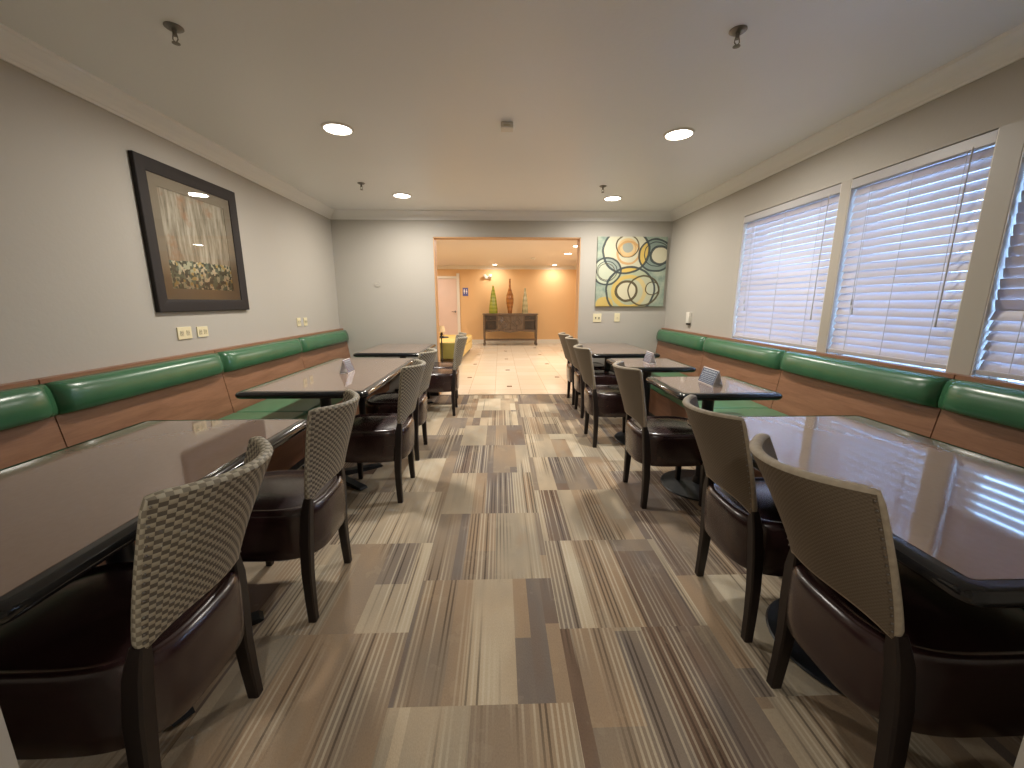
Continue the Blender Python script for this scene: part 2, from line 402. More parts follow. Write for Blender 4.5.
for i, (y0, y1) in enumerate(WIN):
    w = bpy.data.objects.new('window_%d' % (i + 1), None); COL.objects.link(w); w.location = (XR + .12, (y0 + y1) / 2, WZ0); w['kind'] = 'structure'
    hy = (y1 - y0) / 2; hz = WZ1 - WZ0
    bm = bmesh.new(); f = .035
    box(bm, (-.02, -hy, 0), (.03, -hy + f, hz)); box(bm, (-.02, hy - f, 0), (.03, hy, hz)); box(bm, (-.02, -hy, 0), (.03, hy, f)); box(bm, (-.02, -hy, hz - f), (.03, hy, hz))
    box(bm, (-.01, -hy + f, hz * .5 - .015), (.02, hy - f, hz * .5 + .015))
    obj('window_frame', bm, M_white, w)
    bm = bmesh.new(); bm.faces.new([bm.verts.new(p) for p in ((.005, -hy + f, f), (.005, hy - f, f), (.005, hy - f, hz - f), (.005, -hy + f, hz - f))]); obj('window_glass', bm, M_glass, w)
    bm = bmesh.new(); box(bm, (-.12, -hy, .0), (-.02, hy, .012), .003); obj('window_sill', bm, M_mull, w)
    bm = bmesh.new(); box(bm, (-.118, hy - .006, .013), (-.021, hy - .0005, hz - .001)); box(bm, (-.118, -hy + .0005, .013), (-.021, -hy + .006, hz - .001)); obj('window_jamb', bm, M_white, w)  # white boards added so the reveal strip beside the blind catches more daylight
    # blind hanging in the recess, just inside the wall plane
    b = thing('window_blind', blind_labels[i], 'blind', (XR + .032, (y0 + y1) / 2, WZ0), 0)
    gap = .012
    L0, L1 = -hy + .008, hy - gap
    bm = bmesh.new(); box(bm, (-.030, L0 - .004, hz - .062), (.028, hy - .006, hz - .004), .004); obj('headrail', bm, M_headrail, b)
    bm = bmesh.new(); pitch = .0474; n = int((hz - .088 - .055) / pitch) + 1; tilt = math.radians(69)
    for q in range(n):
        zc = hz - .088 - q * pitch
        pr = []
        tl = math.radians(104) if (i == 2 and zc > .34) else tilt
        for t in range(7):
            a = -1 + 2 * t / 6
            uu = a * .025; cr = (1 - a * a) * .0018
            # room-side edge low, outer edge high
            x = uu * math.cos(tl) - cr * math.sin(tl); z = uu * math.sin(tl) + cr * math.cos(tl)
            pr.append((x, z))
        th = .0014
        prof = [(x, z + zc) for x, z in pr] + [(x + th * math.sin(tilt), z - th * math.cos(tilt) + zc) for x, z in reversed(pr)]
        j = (random.random() - .5) * .004
        prism(bm, prof, 'y', L0 + j, L1 + j)
    so = autosmooth(obj('slats', bm, M_slat, b), 50)
    bm = bmesh.new(); zr = hz - .088 - (n - 1) * pitch - .046; box(bm, (-.022, L0, max(zr, .0125)), (.022, L1, zr + .024), .004); obj('bottom_rail', bm, M_headrail, b)
    for fr in (.16, .5, .84):
        bm = bmesh.new(); yy = L0 + (L1 - L0) * fr
        box(bm, (-.0165, yy - .0012, .03), (-.0145, yy + .0012, hz - .06)); obj('ladder_cord', bm, M_cord, b)
    bm = bmesh.new(); cyl(bm, (-.033, L0 + .09, .30), (-.030, L0 + .09, hz - .05), .0035, n=8); cyl(bm, (-.033, L0 + .09, .27), (-.033, L0 + .09, .31), .006, .004, 8)
    autosmooth(obj('tilt_wand', bm, M_cord, b))
    bm = bmesh.new()
    for dy, zz in ((.14, .42), (.155, .36)):
        cyl(bm, (-.031, L1 - dy - .5 * 0, zz), (-.030, L1 - dy, hz - .05), .0012, n=6); cyl(bm, (-.031, L1 - dy, zz - .04), (-.031, L1 - dy, zz), .008, .004, 8)
    obj('lift_cord', bm, M_cord, b)

# crown mouldings
def crown_prof():
    # (distance from wall, z) ogee
    return [(0, H - .105), (.010, H - .105), (.014, H - .093), (.020, H - .088), (.030, H - .070), (.048, H - .050), (.068, H - .034), (.082, H - .020), (.088, H - .016), (.092, H - .004), (.092, H), (0, H)]
cp = crown_prof()
bm = bmesh.new(); prism(bm, [(XL + d, z) for d, z in cp], 'y', YF, YB); struct('trim_3', bm, M_crown)
bm = bmesh.new(); prism(bm, [(XR - d, z) for d, z in cp], 'y', YF, YB); struct('trim_4', bm, M_crown)
bm = bmesh.new(); prism(bm, [(YB - d, z) for d, z in cp], 'x', XL, XR); struct('trim_5', bm, M_crown)
bm = bmesh.new(); prism(bm, [(LY - d * .9, z - (H - LH)) for d, z in cp], 'x', LX0, LX1); struct('trim_6', bm, M_white)
bm = bmesh.new(); prism(bm, [(LX1 - d * .9, z - (H - LH)) for d, z in cp], 'y', YB2, LY); struct('trim_7', bm, M_white)
# baseboards
bm = bmesh.new(); box(bm, (XL + .7, YB - .014, 0), (OX0, YB, .10), .003); box(bm, (OX1, YB - .014, 0), (XR - .72, YB, .10), .003); struct('baseboard_back', bm, M_darkwood)
bm = bmesh.new(); box(bm, (-1.26, LY - .016, 0), (LX1, LY, .12), .004); struct('baseboard_lounge', bm, M_white)
# metal threshold where carpet meets tile
bm = bmesh.new(); box(bm, (OX0 + .012, YB + .004, 0), (OX1 - .012, YB + .034, .006), .002); struct('trim_8', bm, simple('threshold_strip', (0.35, 0.28, 0.2, 1), 0.4))

# ------------------------------------------------------------------ lamps
M_lamp = emit('lamp_lens', (1.0, 0.93, 0.80, 1), 9.0)
M_lampring = simple('lamp_trim', (0.80, 0.76, 0.70, 1), 0.4)
def downlight(x, y, z, label, r=.088, power=34, color=(1.0, .94, .85), group=None, spread=172):
    t = thing('recessed_light', label, 'ceiling light', (x, y, z), 0, group)
    bm = bmesh.new(); lathe(bm, [(r + .016, 0), (r + .014, -.006), (r, -.009), (r, -.001)], 32, cap=False); autosmooth(obj('trim_ring', bm, M_lampring, t))
    bm = bmesh.new(); lathe(bm, [(r, -.002), (r * .97, -.006), (r * .4, -.009)], 32); obj('lens', bm, M_lamp, t, True)
    ld = bpy.data.lights.new('downlight_beam', 'AREA'); ld.shape = 'DISK'; ld.size = r * 2; ld.energy = power; ld.color = color; ld.spread = math.radians(spread)
    lo = bpy.data.objects.new('downlight_beam', ld); COL.objects.link(lo); lo.location = (x, y, z - .014)
    return t
PW = 15.5
downlight(-1.09, 3.03, H, 'larger of the two round ceiling lights on the left side, nearer the camera', power=PW)
downlight(-1.07, 4.76, H, 'smaller round ceiling light on the left side, close to the back wall', power=PW)
downlight(1.255, 3.05, H, 'larger of the two round ceiling lights on the right side, nearer the camera', power=PW)
downlight(1.28, 4.81, H, 'smaller round ceiling light on the right side beside a sprinkler', power=PW)
LG = (1.0, .93, .83)
LP = 22
downlight(-.15, 12.45, LH, 'round lounge ceiling light near the far wall, above the left vase', .07, LP * .3, LG)
downlight(1.65, 12.5, LH, 'round lounge ceiling light near the far wall, right of the console', .07, LP * .3, LG)
downlight(1.58, 9.64, LH, 'middle of the three round lounge ceiling lights receding on the right', .08, LP, LG)
downlight(1.55, 8.37, LH, 'nearest round lounge ceiling light, beside the right edge of the opening', .08, LP, LG)
downlight(-1.95, 9.6, LH, 'round lounge ceiling light hidden behind the left part of the back wall', .08, LP, LG)
downlight(-.2, 7.2, LH, 'round lounge ceiling light just above the opening, out of sight', .08, LP, LG)
downlight(-2.1, 11.9, LH, 'round lounge ceiling light above the pale lounge door', .07, LP * .4, LG)
# unseen light added behind the camera to brighten the foreground
downlight(0.05, -0.9, H, 'round hallway ceiling light behind the camera', power=12)

# ------------------------------------------------------------------ ceiling fittings
def sprinkler(x, y, label):
    t = thing('fire_sprinkler', label, 'sprinkler', (x, y, H))
    bm = bmesh.new(); lathe(bm, [(.036, 0), (.036, -.003), (.026, -.010), (.014, -.012)], 24); autosmooth(obj('escutcheon', bm, M_brass, t))
    bm = bmesh.new(); cyl(bm, (0, 0, -.008), (0, 0, -.034), .0095, .008, 12)
    for s in (-1, 1): cyl(bm, (s * .008, 0, -.028), (s * .011, 0, -.046), .0022, n=6); cyl(bm, (s * .011, 0, -.046), (0, 0, -.060), .0022, n=6)
    autosmooth(obj('sprinkler_body', bm, M_brass, t))
    bm = bmesh.new(); lathe(bm, [(.004, -.058), (.015, -.060), (.0155, -.062), (.003, -.064)], 16); obj('deflector', bm, M_brass, t)
sprinkler(-1.385, 2.02, 'metal fire sprinkler on the ceiling at the upper left, near the camera')
sprinkler(1.035, 1.97, 'metal fire sprinkler on the ceiling at the upper right, near the camera')
sprinkler(-1.364, 4.31, 'small metal fire sprinkler beside the left far ceiling light')
sprinkler(1.049, 4.34, 'small metal fire sprinkler beside the right far ceiling light')
t = thing('smoke_sensor', 'small square white sensor box in the middle of the ceiling', 'sensor', (.053, 2.93, H))
bm = bmesh.new(); box(bm, (-.04, -.04, -.035), (.04, .04, 0), .006); autosmooth(obj('sensor_housing', bm, M_ivory, t))
bm = bmesh.new(); box(bm, (-.022, -.0415, -.024), (.022, -.039, -.018)); obj('sensor_slot', bm, M_plate2, t)

# ------------------------------------------------------------------ wall plates
def plate(name, label, cat, loc, rz, w, h, kind):
    t = thing(name, label, cat, loc, rz)     # local: face looks to -y
    bm = bmesh.new(); box(bm, (-w / 2, -.008, -h / 2), (w / 2, 0, h / 2), .002); obj('cover_plate', bm, M_plate, t)
    if kind == 'outlet':
        for s in (-1, 1):
            bm = bmesh.new(); cx = s * w * .22
            box(bm, (cx - .015, -.0105, -.018), (cx + .015, -.007, .018), .002); o = obj('socket', bm, M_plate2, t)
            bm = bmesh.new()
            for d in (-.006, .006): box(bm, (cx + d - .0012, -.0112, -.002), (cx + d + .0012, -.0102, .009))
            box(bm, (cx - .002, -.0112, -.011), (cx + .002, -.0102, -.007)); obj('slots', bm, M_dkplastic, o)
    elif kind == 'switch':
        n = max(1, int(round(w / .06)))
        for q in range(n):
            cx = (q - (n - 1) / 2) * .046
            bm = bmesh.new(); box(bm, (cx - .006, -.016, -.012), (cx + .006, -.007, .012), .002); obj('switch_toggle', bm, M_dkplastic if q < 2 and n > 1 else M_plate2, t)
    return t
RL, RR = PI / 2, -PI / 2     # faces +x / faces -x
plate('wall_outlet', 'larger cream wall plate under the framed picture, left of the pair', 'wall outlet', (XL, 2.845, 1.09), RL, .125, .082, 'outlet')
plate('wall_outlet', 'smaller cream wall plate under the framed picture, right of the pair', 'wall outlet', (XL, 3.015, 1.087), RL, .105, .075, 'outlet')
plate('wall_outlet', 'cream upright wall plate on the left wall far end, left of its pair', 'wall outlet', (XL, 4.45, 1.087), RL, .075, .09, 'outlet')
plate('wall_outlet', 'cream upright wall plate on the left wall far end, nearest the corner', 'wall outlet', (XL, 4.60, 1.084), RL, .075, .09, 'outlet')
plate('light_switch', 'double light switch on the back wall below the left corner of the circle painting', 'light switch', (1.34, YB, 1.085), 0, .115, .115, 'switch')
plate('light_switch', 'single light switch on the back wall below the middle of the circle painting', 'light switch', (1.616, YB, 1.09), 0, .075, .115, 'switch')
t = thing('wall_sensor', 'small upright white box on the right wall above the far bench', 'sensor', (XR, 4.83, 1.10), RR)
bm = bmesh.new(); box(bm, (-.04, -.035, -.05), (.04, 0, .08), .006); autosmooth(obj('sensor_housing', bm, M_ivory, t))
bm = bmesh.new(); box(bm, (-.028, -.032, -.072), (.028, -.004, -.05), .004); obj('connector', bm, M_dkplastic, t)
bm = bmesh.new(); lathe(bm, [(.042, 0), (.042, .006), (.034, .009), (.031, .006), (.012, .006), (.01, .009)], 28)
bmesh.ops.transform(bm, matrix=Matrix.Rotation(PI / 2, 4, 'X'), verts=bm.verts[:])
o = obj('wall_cover_disc', bm, M_wall, None, False, (-1.64, YB, 1.535)); autosmooth(o); tag(o, 'small round wall coloured cover disc on the back wall, left of the opening', 'cover plate')

# ------------------------------------------------------------------ banquettes
def banquette(side, y0, y1, label, group):
    """local: d = distance from wall; side -1 left, +1 right"""
    xw = XL if side < 0 else XR
    t = thing('banquette_bench', label, 'bench', (xw, (y0 + y1) / 2, 0), 0, group)
    hy = (y1 - y0) / 2 - .003
    def X(d): return d if side < 0 else -d
    def pr(prof, a=-hy, b=hy):
        bm = bmesh.new(); prism(bm, [(X(d), z) for d, z in prof], 'y', a, b); return bm
    obj('back_panel', pr([(.001, .10), (.130, .10), (.130, .46), (.060, .925), (.001, .925)]), M_boothwood, t)
    obj('cap_strip', pr([(.001, .927), (.050, .927), (.050, .948), (.001, .948)]), M_boothwood, t)
    # bolster: plump roll, pinched at both ends
    bm = bmesh.new(); rings = []; nn = 22
    for q in range(nn + 1):
        s = -1 + 2 * q / nn
        e = 1 - abs(s) ** 14 * .55
        yy = s * (hy - .003)
        ring = []
        for a in range(20):
            an = 2 * PI * a / 20
            cx, cz = .078, .852; rx, rz = .066, .080
            ca, sa = math.cos(an), math.sin(an)
            ex = (abs(ca) ** .8) * (1 if ca > 0 else -1); ez = (abs(sa) ** .72) * (1 if sa > 0 else -1)
            lean = (.852 - (cz + rz * ez)) * .14
            ring.append((X(cx + lean + rx * ex * e), yy, cz + rz * ez * (0.9 + .1 * e)))
        rings.append(ring)
    loft(bm, rings); obj('bolster', bm, M_green, t, True)
    # seat cushion
    bm = bmesh.new(); box(bm, (min(X(.131), X(.69)), -hy, .385), (max(X(.131), X(.69)), hy, .470), .022, 3); autosmooth(obj('seat_cushion', bm, M_green_seat, t))
    obj('seat_base', pr([(.131, .09), (.62, .09), (.65, .384), (.131, .384)]), M_boothwood, t)
    obj('toe_kick', pr([(.001, 0), (.57, 0), (.57, .088), (.001, .088)]), M_iron, t)
    return t
YS = [YB - .004, 4.26, 3.04, 1.88, .62]
nm = ['against the back wall', 'second from the back wall', 'third from the back wall', 'nearest the camera']
for q in range(4):
    banquette(-1, YS[q + 1], YS[q], 'left wall wood bench section with green padding, ' + nm[q], 'bench sections along the left wall')
for q in range(4):
    banquette(1, YS[q + 1], YS[q], 'window side wood bench section with green padding, ' + nm[q], 'bench sections under the windows')

# ------------------------------------------------------------------ tables
TZ = .75
def table(label, x0, x1, y0, y1, cols, base, group=None):
    cx, cy = (x0 + x1) / 2, (y0 + y1) / 2
    t = thing('dining_table', label, 'table', (cx, cy, 0), 0, group)
    hx, hy = (x1 - x0) / 2, (y1 - y0) / 2
    # bull-nosed black slab
    rings = []; R = .022
    def rr(ins, z, rad):
        pts = []
        for (sx, sy, a0) in ((1, 1, 0), (-1, 1, PI / 2), (-1, -1, PI), (1, -1, 3 * PI / 2)):
            for q in range(7):
                a = a0 + q * PI / 12
                pts.append((sx * (hx - ins - rad) + rad * math.cos(a), sy * (hy - ins - rad) + rad * math.sin(a), z))
        return pts
    for q in range(9):
        a = -PI / 2 + PI * q / 8
        rings.append(rr(R * (1 - math.cos(a)), TZ - .023 + .022 * math.sin(a), .035))
    bm = bmesh.new(); loft(bm, rings); o = autosmooth(obj('tabletop', bm, M_edge, t), 35)
    bm = bmesh.new(); loft(bm, [rr(.040, TZ - .003, .012), rr(.040, TZ + .0004, .012)]); obj('laminate_surface', bm, M_top, o)
    for (px, py) in cols:
        lx, ly = px - cx, py - cy
        bm = bmesh.new(); cyl(bm, (lx, ly, .03), (lx, ly, TZ - .06), .038, n=24); lathe(bm, [(.055, .03), (.05, .06), (.038, .075)], 24, (lx, ly, 0))
        autosmooth(obj('pedestal_column', bm, M_iron, t))
        bm = bmesh.new(); box(bm, (lx - .16, ly - .03, TZ - .062), (lx + .16, ly + .03, TZ - .045), .003); box(bm, (lx - .03, ly - .16, TZ - .062), (lx + .03, ly + .16, TZ - .046), .003)
        obj('mounting_spider', bm, M_iron, t)
        bm = bmesh.new()
        if base == 'disc':
            lathe(bm, [(.262, 0), (.268, .005), (.262, .011), (.12, .024), (.06, .032)], 48, (lx, ly, 0))
        else:
            for q in range(4):
                an = math.radians(-32 + 90 * q) if q % 2 == 0 else math.radians(32 + 90 * (q if q != 1 else 1) - 0)
                an = [math.radians(-35), math.radians(35), math.radians(145), math.radians(215)][q]
                tb = bmesh.new(); prism(tb, [(0, 0), (.36, 0), (.375, .008), (.36, .020), (.06, .044), (0, .046)], 'y', -.028, .028)
                merge(bm, tb, Matrix.Translation((lx, ly, 0)) @ Matrix.Rotation(an, 4, 'Z'))
        autosmooth(obj('pedestal_base', bm, M_iron, t), 30)
    return t
table('long brown laminate table at the near left, cut off by the photo edge', -1.70, -.915, .645, 1.90, [(-1.31, 1.27)], 'cross', 'left tables')
table('long brown table at the middle left with a tent card on it', -1.66, -.835, 2.46, 4.03, [(-1.27, 2.86), (-1.27, 3.62)], 'cross', 'left tables')
table('brown table at the far left beside the back wall', -1.62, -.865, 4.40, 5.44, [(-1.20, 4.93)], 'cross', 'left tables')
table('long brown table at the near right mirroring the blinds in its glossy top', .91, 1.80, .645, 1.885, [(1.33, 1.27)], 'disc', 'right tables')
table('small square table on the right with a navy tent card, beside the near long table', 1.095, 1.745, 2.335, 2.955, [(1.435, 2.645)], 'disc', 'right tables')
table('small square table on the right with a pale tent card, third from the camera', 1.05, 1.69, 3.335, 3.94, [(1.37, 3.64)], 'disc', 'right tables')
table('brown table at the far right below the circle painting', .98, 1.74, 4.25, 5.45, [(1.33, 4.88)], 'disc', 'right tables')

def tent_card(loc, rz, w, label, mprint, h=.095):
    t = thing('tent_card', label, 'tent card', loc, rz)     # local: prism along x, printed faces +-y
    d = .035; th = .0012
    for s in (-1, 1):
        bm = bmesh.new()
        prism(bm, [(s * d, 0), (s * (d - th * 2), 0), (0, h - .002), (0, h), (s * .001, h)], 'x', -w / 2, w / 2); obj('card_panel', bm, M_paper, t)
        def P(u, v, off):     # u across, v up the slope
            return (u, s * (d * (1 - v) + off), h * v)
        bm = bmesh.new()
        vs = [bm.verts.new(P(u, v, .0016)) for u, v in ((-w / 2 + .002, .06), (w / 2 - .002, .06), (w / 2 - .002, .96), (-w / 2 + .002, .96))]
        bm.faces.new(vs); pm = obj('printed_face', bm, mprint, t)
        bm = bmesh.new(); rn = random.Random(3)
        for q, (v0, v1) in enumerate(((.80, .90), (.66, .74), (.54, .60), (.44, .49), (.33, .38), (.22, .27), (.12, .16))):
            u = -w / 2 + .014
            while u < w / 2 - .02:
                l = rn.uniform(.008, .026 if q else .04); e = min(u + l, w / 2 - .012)
                bm.faces.new([bm.verts.new(P(a, b, .0026)) for a, b in ((u, v0), (e, v0), (e, v1), (u, v1))]); u = e + .005
        obj('print_lines', bm, M_textw, pm)
    bm = bmesh.new(); box(bm, (-w / 2, -d, 0), (w / 2, d, .0012)); obj('card_floor', bm, M_paper, t)
    return t
tent_card((-1.225, 3.19, TZ + .001), PI / 2, .145, 'white and purple tent card standing on the middle left table', M_maroon, .105)
tent_card((1.435, 2.645, TZ + .001), PI / 2, .20, 'navy tent card with pale writing on the nearer small square table', M_navy, .105)
tent_card((1.375, 3.62, TZ + .001), PI / 2, .16, 'small pale tent card on the farther small square table', M_maroon, .10)

# ------------------------------------------------------------------ chairs
def superring(cu, ru, rv, n, z, e=3.2, sc=1.0):
    out = []
    for q in range(n):
        a = 2 * PI * q / n; c, s = math.cos(a), math.sin(a)
        out.append((cu + sc * ru * (abs(c) ** (2 / e)) * (1 if c >= 0 else -1), sc * rv * (abs(s) ** (2 / e)) * (1 if s >= 0 else -1), z))
    return out
def make_chair(label, mback, medge, group, lean=0.0):
    t = thing('dining_chair', label, 'chair', (0, 0, 0), 0, group)   # local +x = rear of the chair, origin on floor between rear feet
    # upholstered drum seat
    bm = bmesh.new(); cu, ru, rv = -.190, .245, .215
    R = [(.285, .955), (.292, .975), (.34, .99), (.40, 1.0), (.455, 1.005), (.478, .998), (.492, .97), (.499, .93), (.500, .88), (.492, .845), (.492, .80), (.497, .70), (.503, .45), (.505, .15)]
    loft(bm, [superring(cu, ru, rv, 56, z, 3.4, s) for z, s in R])
    obj('seat', bm, M_leather, t, True)
    bm = bmesh.new()
    # welt cord around the top edge
    rg = superring(cu, ru, rv, 56, .489, 3.4, .852); rings = []
    for q in range(56):
        p = Vector(rg[q]); a = Vector(rg[q - 1]); b = Vector(rg[(q + 1) % 56]); d = (b - a).normalized(); nrm = Vector((0, 0, 1)); sd = d.cross(nrm)
        rings.append([p + (sd * math.cos(k * PI / 3) + nrm * math.sin(k * PI / 3)) * .004 for k in range(6)])
    rings.append(rings[0]); loft(bm, rings, cap=False); obj('welt', bm, M_leather, t, True)
    # woven shell back
    W = .184; NS, NT = 24, 14
    def pt(s, v, off):
        zb = .520 + .062 * (1 - abs(s) ** 3)
        zt = .892 + .004 * s * s
        z = zb + (zt - zb) * v
        k = (z - .50) / .41
        hw = .160 + (W - .160) * max(0, k) ** .9
        u0 = .050 + (.158 + lean) * k ** 1.15
        sag = .038 + .062 * k
        x = u0 - sag * abs(s) ** 2.1
        nx = 1.0; ny = s * 2.1 * sag / hw * .9
        l = math.hypot(nx, ny)
        return (x + off * nx / l, s * hw + off * ny / l, z)
    tk = .014
    me = bpy.data.meshes.new('backrest'); b2 = bmesh.new(); uvl = b2.loops.layers.uv.new('UVMap')
    def grid(off, flip):
        g = [[b2.verts.new(pt(-1 + 2 * i / NS, j / NT, off)) for j in range(NT + 1)] for i in range(NS + 1)]
        for i in range(NS):
            for j in range(NT):
                idx = [(i, j), (i + 1, j), (i + 1, j + 1), (i, j + 1)]
                if flip: idx = idx[::-1]
                f = b2.faces.new([g[a][b] for a, b in idx]); f.smooth = True
                for lp, (a, b) in zip(f.loops, idx): lp[uvl].uv = ((a / NS) * .47, g[a][b].co.z + .0 * a)
        return g
    A = grid(tk, False); B = grid(-tk, True)
    b2.to_mesh(me); b2.free(); me.materials.append(mback)
    bo = bpy.data.objects.new('backrest', me); COL.objects.link(bo); bo.parent = t
    # rounded rim joining the two faces
    path = [(-1 + 2 * i / NS, 1.0) for i in range(NS + 1)] + [(1, 1 - j / NT) for j in range(1, NT + 1)] + [(1 - 2 * i / NS, 0.0) for i in range(1, NS + 1)] + [(-1, j / NT) for j in range(1, NT)]
    me = bpy.data.meshes.new('backrest_rim'); b3 = bmesh.new(); uvl = b3.loops.layers.uv.new('UVMap')
    C = Vector(pt(0, .5, 0)); K = 6; ring = []; acc = 0; accs = []
    prev = None
    for s, v in path:
        p = Vector(pt(s, v, 0))
        if prev is not None: acc += (p - prev).length
        prev = p; accs.append(acc)
        a = Vector(pt(s, v, tk)); b = Vector(pt(s, v, -tk))
        d = Vector((0, 0, 0))
        if v == 1.0: d += Vector((0, 0, 1))
        if v == 0.0: d += Vector((0, 0, -1))
        if abs(s) == 1: d += Vector((-.35, (1 if s > 0 else -1), 0)).normalized()
        d = d.normalized() * (.011 if not (abs(s) == 1 and v in (0.0, 1.0)) else .006)
        ring.append([b3.verts.new(p + (a - p) * math.cos(PI * q / K) + d * math.sin(PI * q / K)) for q in range(K + 1)])
    n = len(ring)
    for i in range(n):
        j = (i + 1) % n; aj = accs[j] if j else acc + .01
        for q in range(K):
            f = b3.faces.new((ring[i][q], ring[j][q], ring[j][q + 1], ring[i][q + 1])); f.smooth = True
            for lp, uvv in zip(f.loops, ((accs[i], q * .006), (aj, q * .006), (aj, q * .006 + .006), (accs[i], q * .006 + .006))): lp[uvl].uv = uvv
    bmesh.ops.recalc_face_normals(b3, faces=b3.faces[:])
    b3.to_mesh(me); b3.free(); me.materials.append(medge)
    ro = bpy.data.objects.new('rim', me); COL.objects.link(ro); ro.parent = bo
    # nail heads down each rear side edge
    bm = bmesh.new()
    for s in (-1, 1):
        for j in range(16):
            p = Vector(pt(s * .985, .06 + .9 * j / 15, tk + .0015)); tb = bmesh.new(); bmesh.ops.create_icosphere(tb, subdivisions=1, radius=.003); merge(bm, tb, Matrix.Translation(p))
    obj('nail_heads', bm, M_brass, bo, True)
    # rear posts (legs carrying the back)
    for s in (-1, 1):
        bm = bmesh.new()
        path = [(.0, s * .192, 0), (-.004, s * .188, .10), (-.006, s * .183, .22), (.000, s * .178, .36), (.008, s * .168, .47), (.016, s * .160, .535)]
        rail(bm, path, [.016, .018, .020, .022, .021, .014], [.017, .018, .020, .022, .022, .014])
        autosmooth(obj('leg', bm, M_darkwood, t), 35)
        bm = bmesh.new()
        rail(bm, [(-.385, s * .178, 0), (-.383, s * .182, .15), (-.380, s * .186, .30)], [.014, .018, .022], [.014, .018, .022])
        autosmooth(obj('leg', bm, M_darkwood, t), 35)
    return t
GL, GR = 'woven back chairs along the left tables', 'taupe back chairs along the right tables'
LCH = [(-.835, .950, 'basket weave back chair at the near left, closest to the camera', 0),
       (-.785, 1.655, 'basket weave back chair on the left, second from the camera', 0),
       (-.667, 2.655, 'basket weave back chair on the left, third from the camera, near end of middle table', 0),
       (-.700, 3.376, 'basket weave back chair on the left, fourth from the camera, far end of middle table', 0),
       (-.55, 4.715, 'woven back chair pulled out from the far left table into the aisle', 2),
       (-.60, 5.20, 'woven back chair at the far left table nearest the back wall, mostly hidden', 0)]
RCH = [(.942, .932, 'taupe back chair at the near right, closest to the camera', 0),
       (.962, 1.505, 'taupe back chair on the right, second from the camera, at the near long table', 0),
       (.918, 2.535, 'taupe back chair on the right, third from the camera, at the navy card table', 0),
       (.856, 3.637, 'taupe back chair on the right, fourth from the camera, at the third table', 0),
       (.930, 4.575, 'taupe back chair on the right, fifth from the camera, at the far table', 0),
       (.936, 5.175, 'taupe back chair on the right nearest the back wall, mostly hidden', 0)]
def place_row(spots, mb, me, group, rz, leans, lean_rest):
    # the chairs nearest the camera lean back a little more than the others
    proto = None
    for q, (x, y, lb, rot) in enumerate(spots):
        if q < len(leans):
            c = make_chair(lb, mb, me, group, leans[q])
            if q == 0: c.scale = (1.14, 1, 1.016)
        elif proto is None:
            proto = make_chair(lb, mb, me, group, lean_rest); c = proto
        else:
            dup(proto, (x, y, 0), rz + math.radians(rot), lb, group); continue
        c.location = (x, y, 0); c.rotation_euler[2] = rz + math.radians(rot)
place_row(LCH, M_weaveL, M_weaveEdge, GL, 0, [0.0, -.035], -.048)
place_row(RCH, M_weaveR, M_edgeR, GR, PI, [.035, .012], -.030)

# ------------------------------------------------------------------ framed picture (left wall)
def art_left():
    k = N('abstract_streaked_print'); s = k.sep(k.coord())   # local y across, z up (0..)
    y, z = s[1], s[2]
    st = k.noise(k.comb(k.math('MULTIPLY', y, 26.0), k.math('MULTIPLY', z, 3.0), 0.0), 1.0, 4, 0.65)
    bl = k.noise(k.comb(k.math('MULTIPLY', y, 6.0), k.math('MULTIPLY', z, 6.0), 4.0), 1.0, 3, 0.6)
    col = k.ramp(st, [(0.30, rgb(96, 86, 72)), (0.42, rgb(142, 132, 114)), (0.55, rgb(178, 168, 150)), (0.68, rgb(205, 198, 182)), (0.8, rgb(150, 142, 124))])
    col = k.mix(k.math('MULTIPLY', k.math('SUBTRACT', bl, 0.56), 6.0, clamp=True), col, rgb(168, 128, 96))
    vo = k.n('ShaderNodeTexVoronoi', distance='CHEBYCHEV'); k.set(vo.inputs['Vector'], k.comb(k.math('MULTIPLY', y, 46.0), k.math('MULTIPLY', z, 46.0), 0.0)); vo.inputs['Scale'].default_value = 1.0
    vs = k.sep(vo.outputs['Color'])
    mos = k.ramp(vs[0], [(0.0, rgb(48, 66, 60)), (0.25, rgb(92, 116, 104)), (0.45, rgb(214, 206, 180)), (0.62, rgb(70, 84, 74)), (0.75, rgb(186, 192, 168)), (0.93, rgb(190, 170, 110))], 'CONSTANT')
    low = k.math('LESS_THAN', k.math('ADD', z, k.math('MULTIPLY', k.math('SUBTRACT', bl, .5), .06)), -.125)
    col = k.mix(low, col, mos)
    return k.done(k.bsdf(col, 0.6))
PY0, PY1, PZ0, PZ1 = 2.645, 3.575, 1.235, 2.175
t = thing('framed_picture', 'large dark framed abstract print with beige mat on the left wall', 'picture', (XL + .002, (PY0 + PY1) / 2, (PZ0 + PZ1) / 2))
hy, hz = (PY1 - PY0) / 2, (PZ1 - PZ0) / 2
t.location.x = XL + .001
bm = bmesh.new(); fw = .082
prof = [(0, 0), (.024, 0), (.027, .004), (.027, .030), (.025, fw - .02), (.022, fw - .008), (.020, fw), (0, fw)]  # (out from wall, inset)
cor = [(-1, -1), (1, -1), (1, 1), (-1, 1)]
rings = [[(d, sy * (hy - i), sz * (hz - i)) for d, i in prof] for sy, sz in cor]; rings.append(rings[0]); loft(bm, rings, cap=False)
autosmooth(obj('frame', bm, M_framewood, t), 30)
bm = bmesh.new(); iy, iz = hy - fw, hz - fw; my = .072
box(bm, (.008, -iy, -iz), (.013, -iy + my, iz)); box(bm, (.008, iy - my, -iz), (.013, iy, iz)); box(bm, (.008, -iy + my, -iz), (.013, iy - my, -iz + my)); box(bm, (.008, -iy + my, iz - my), (.013, iy - my, iz))
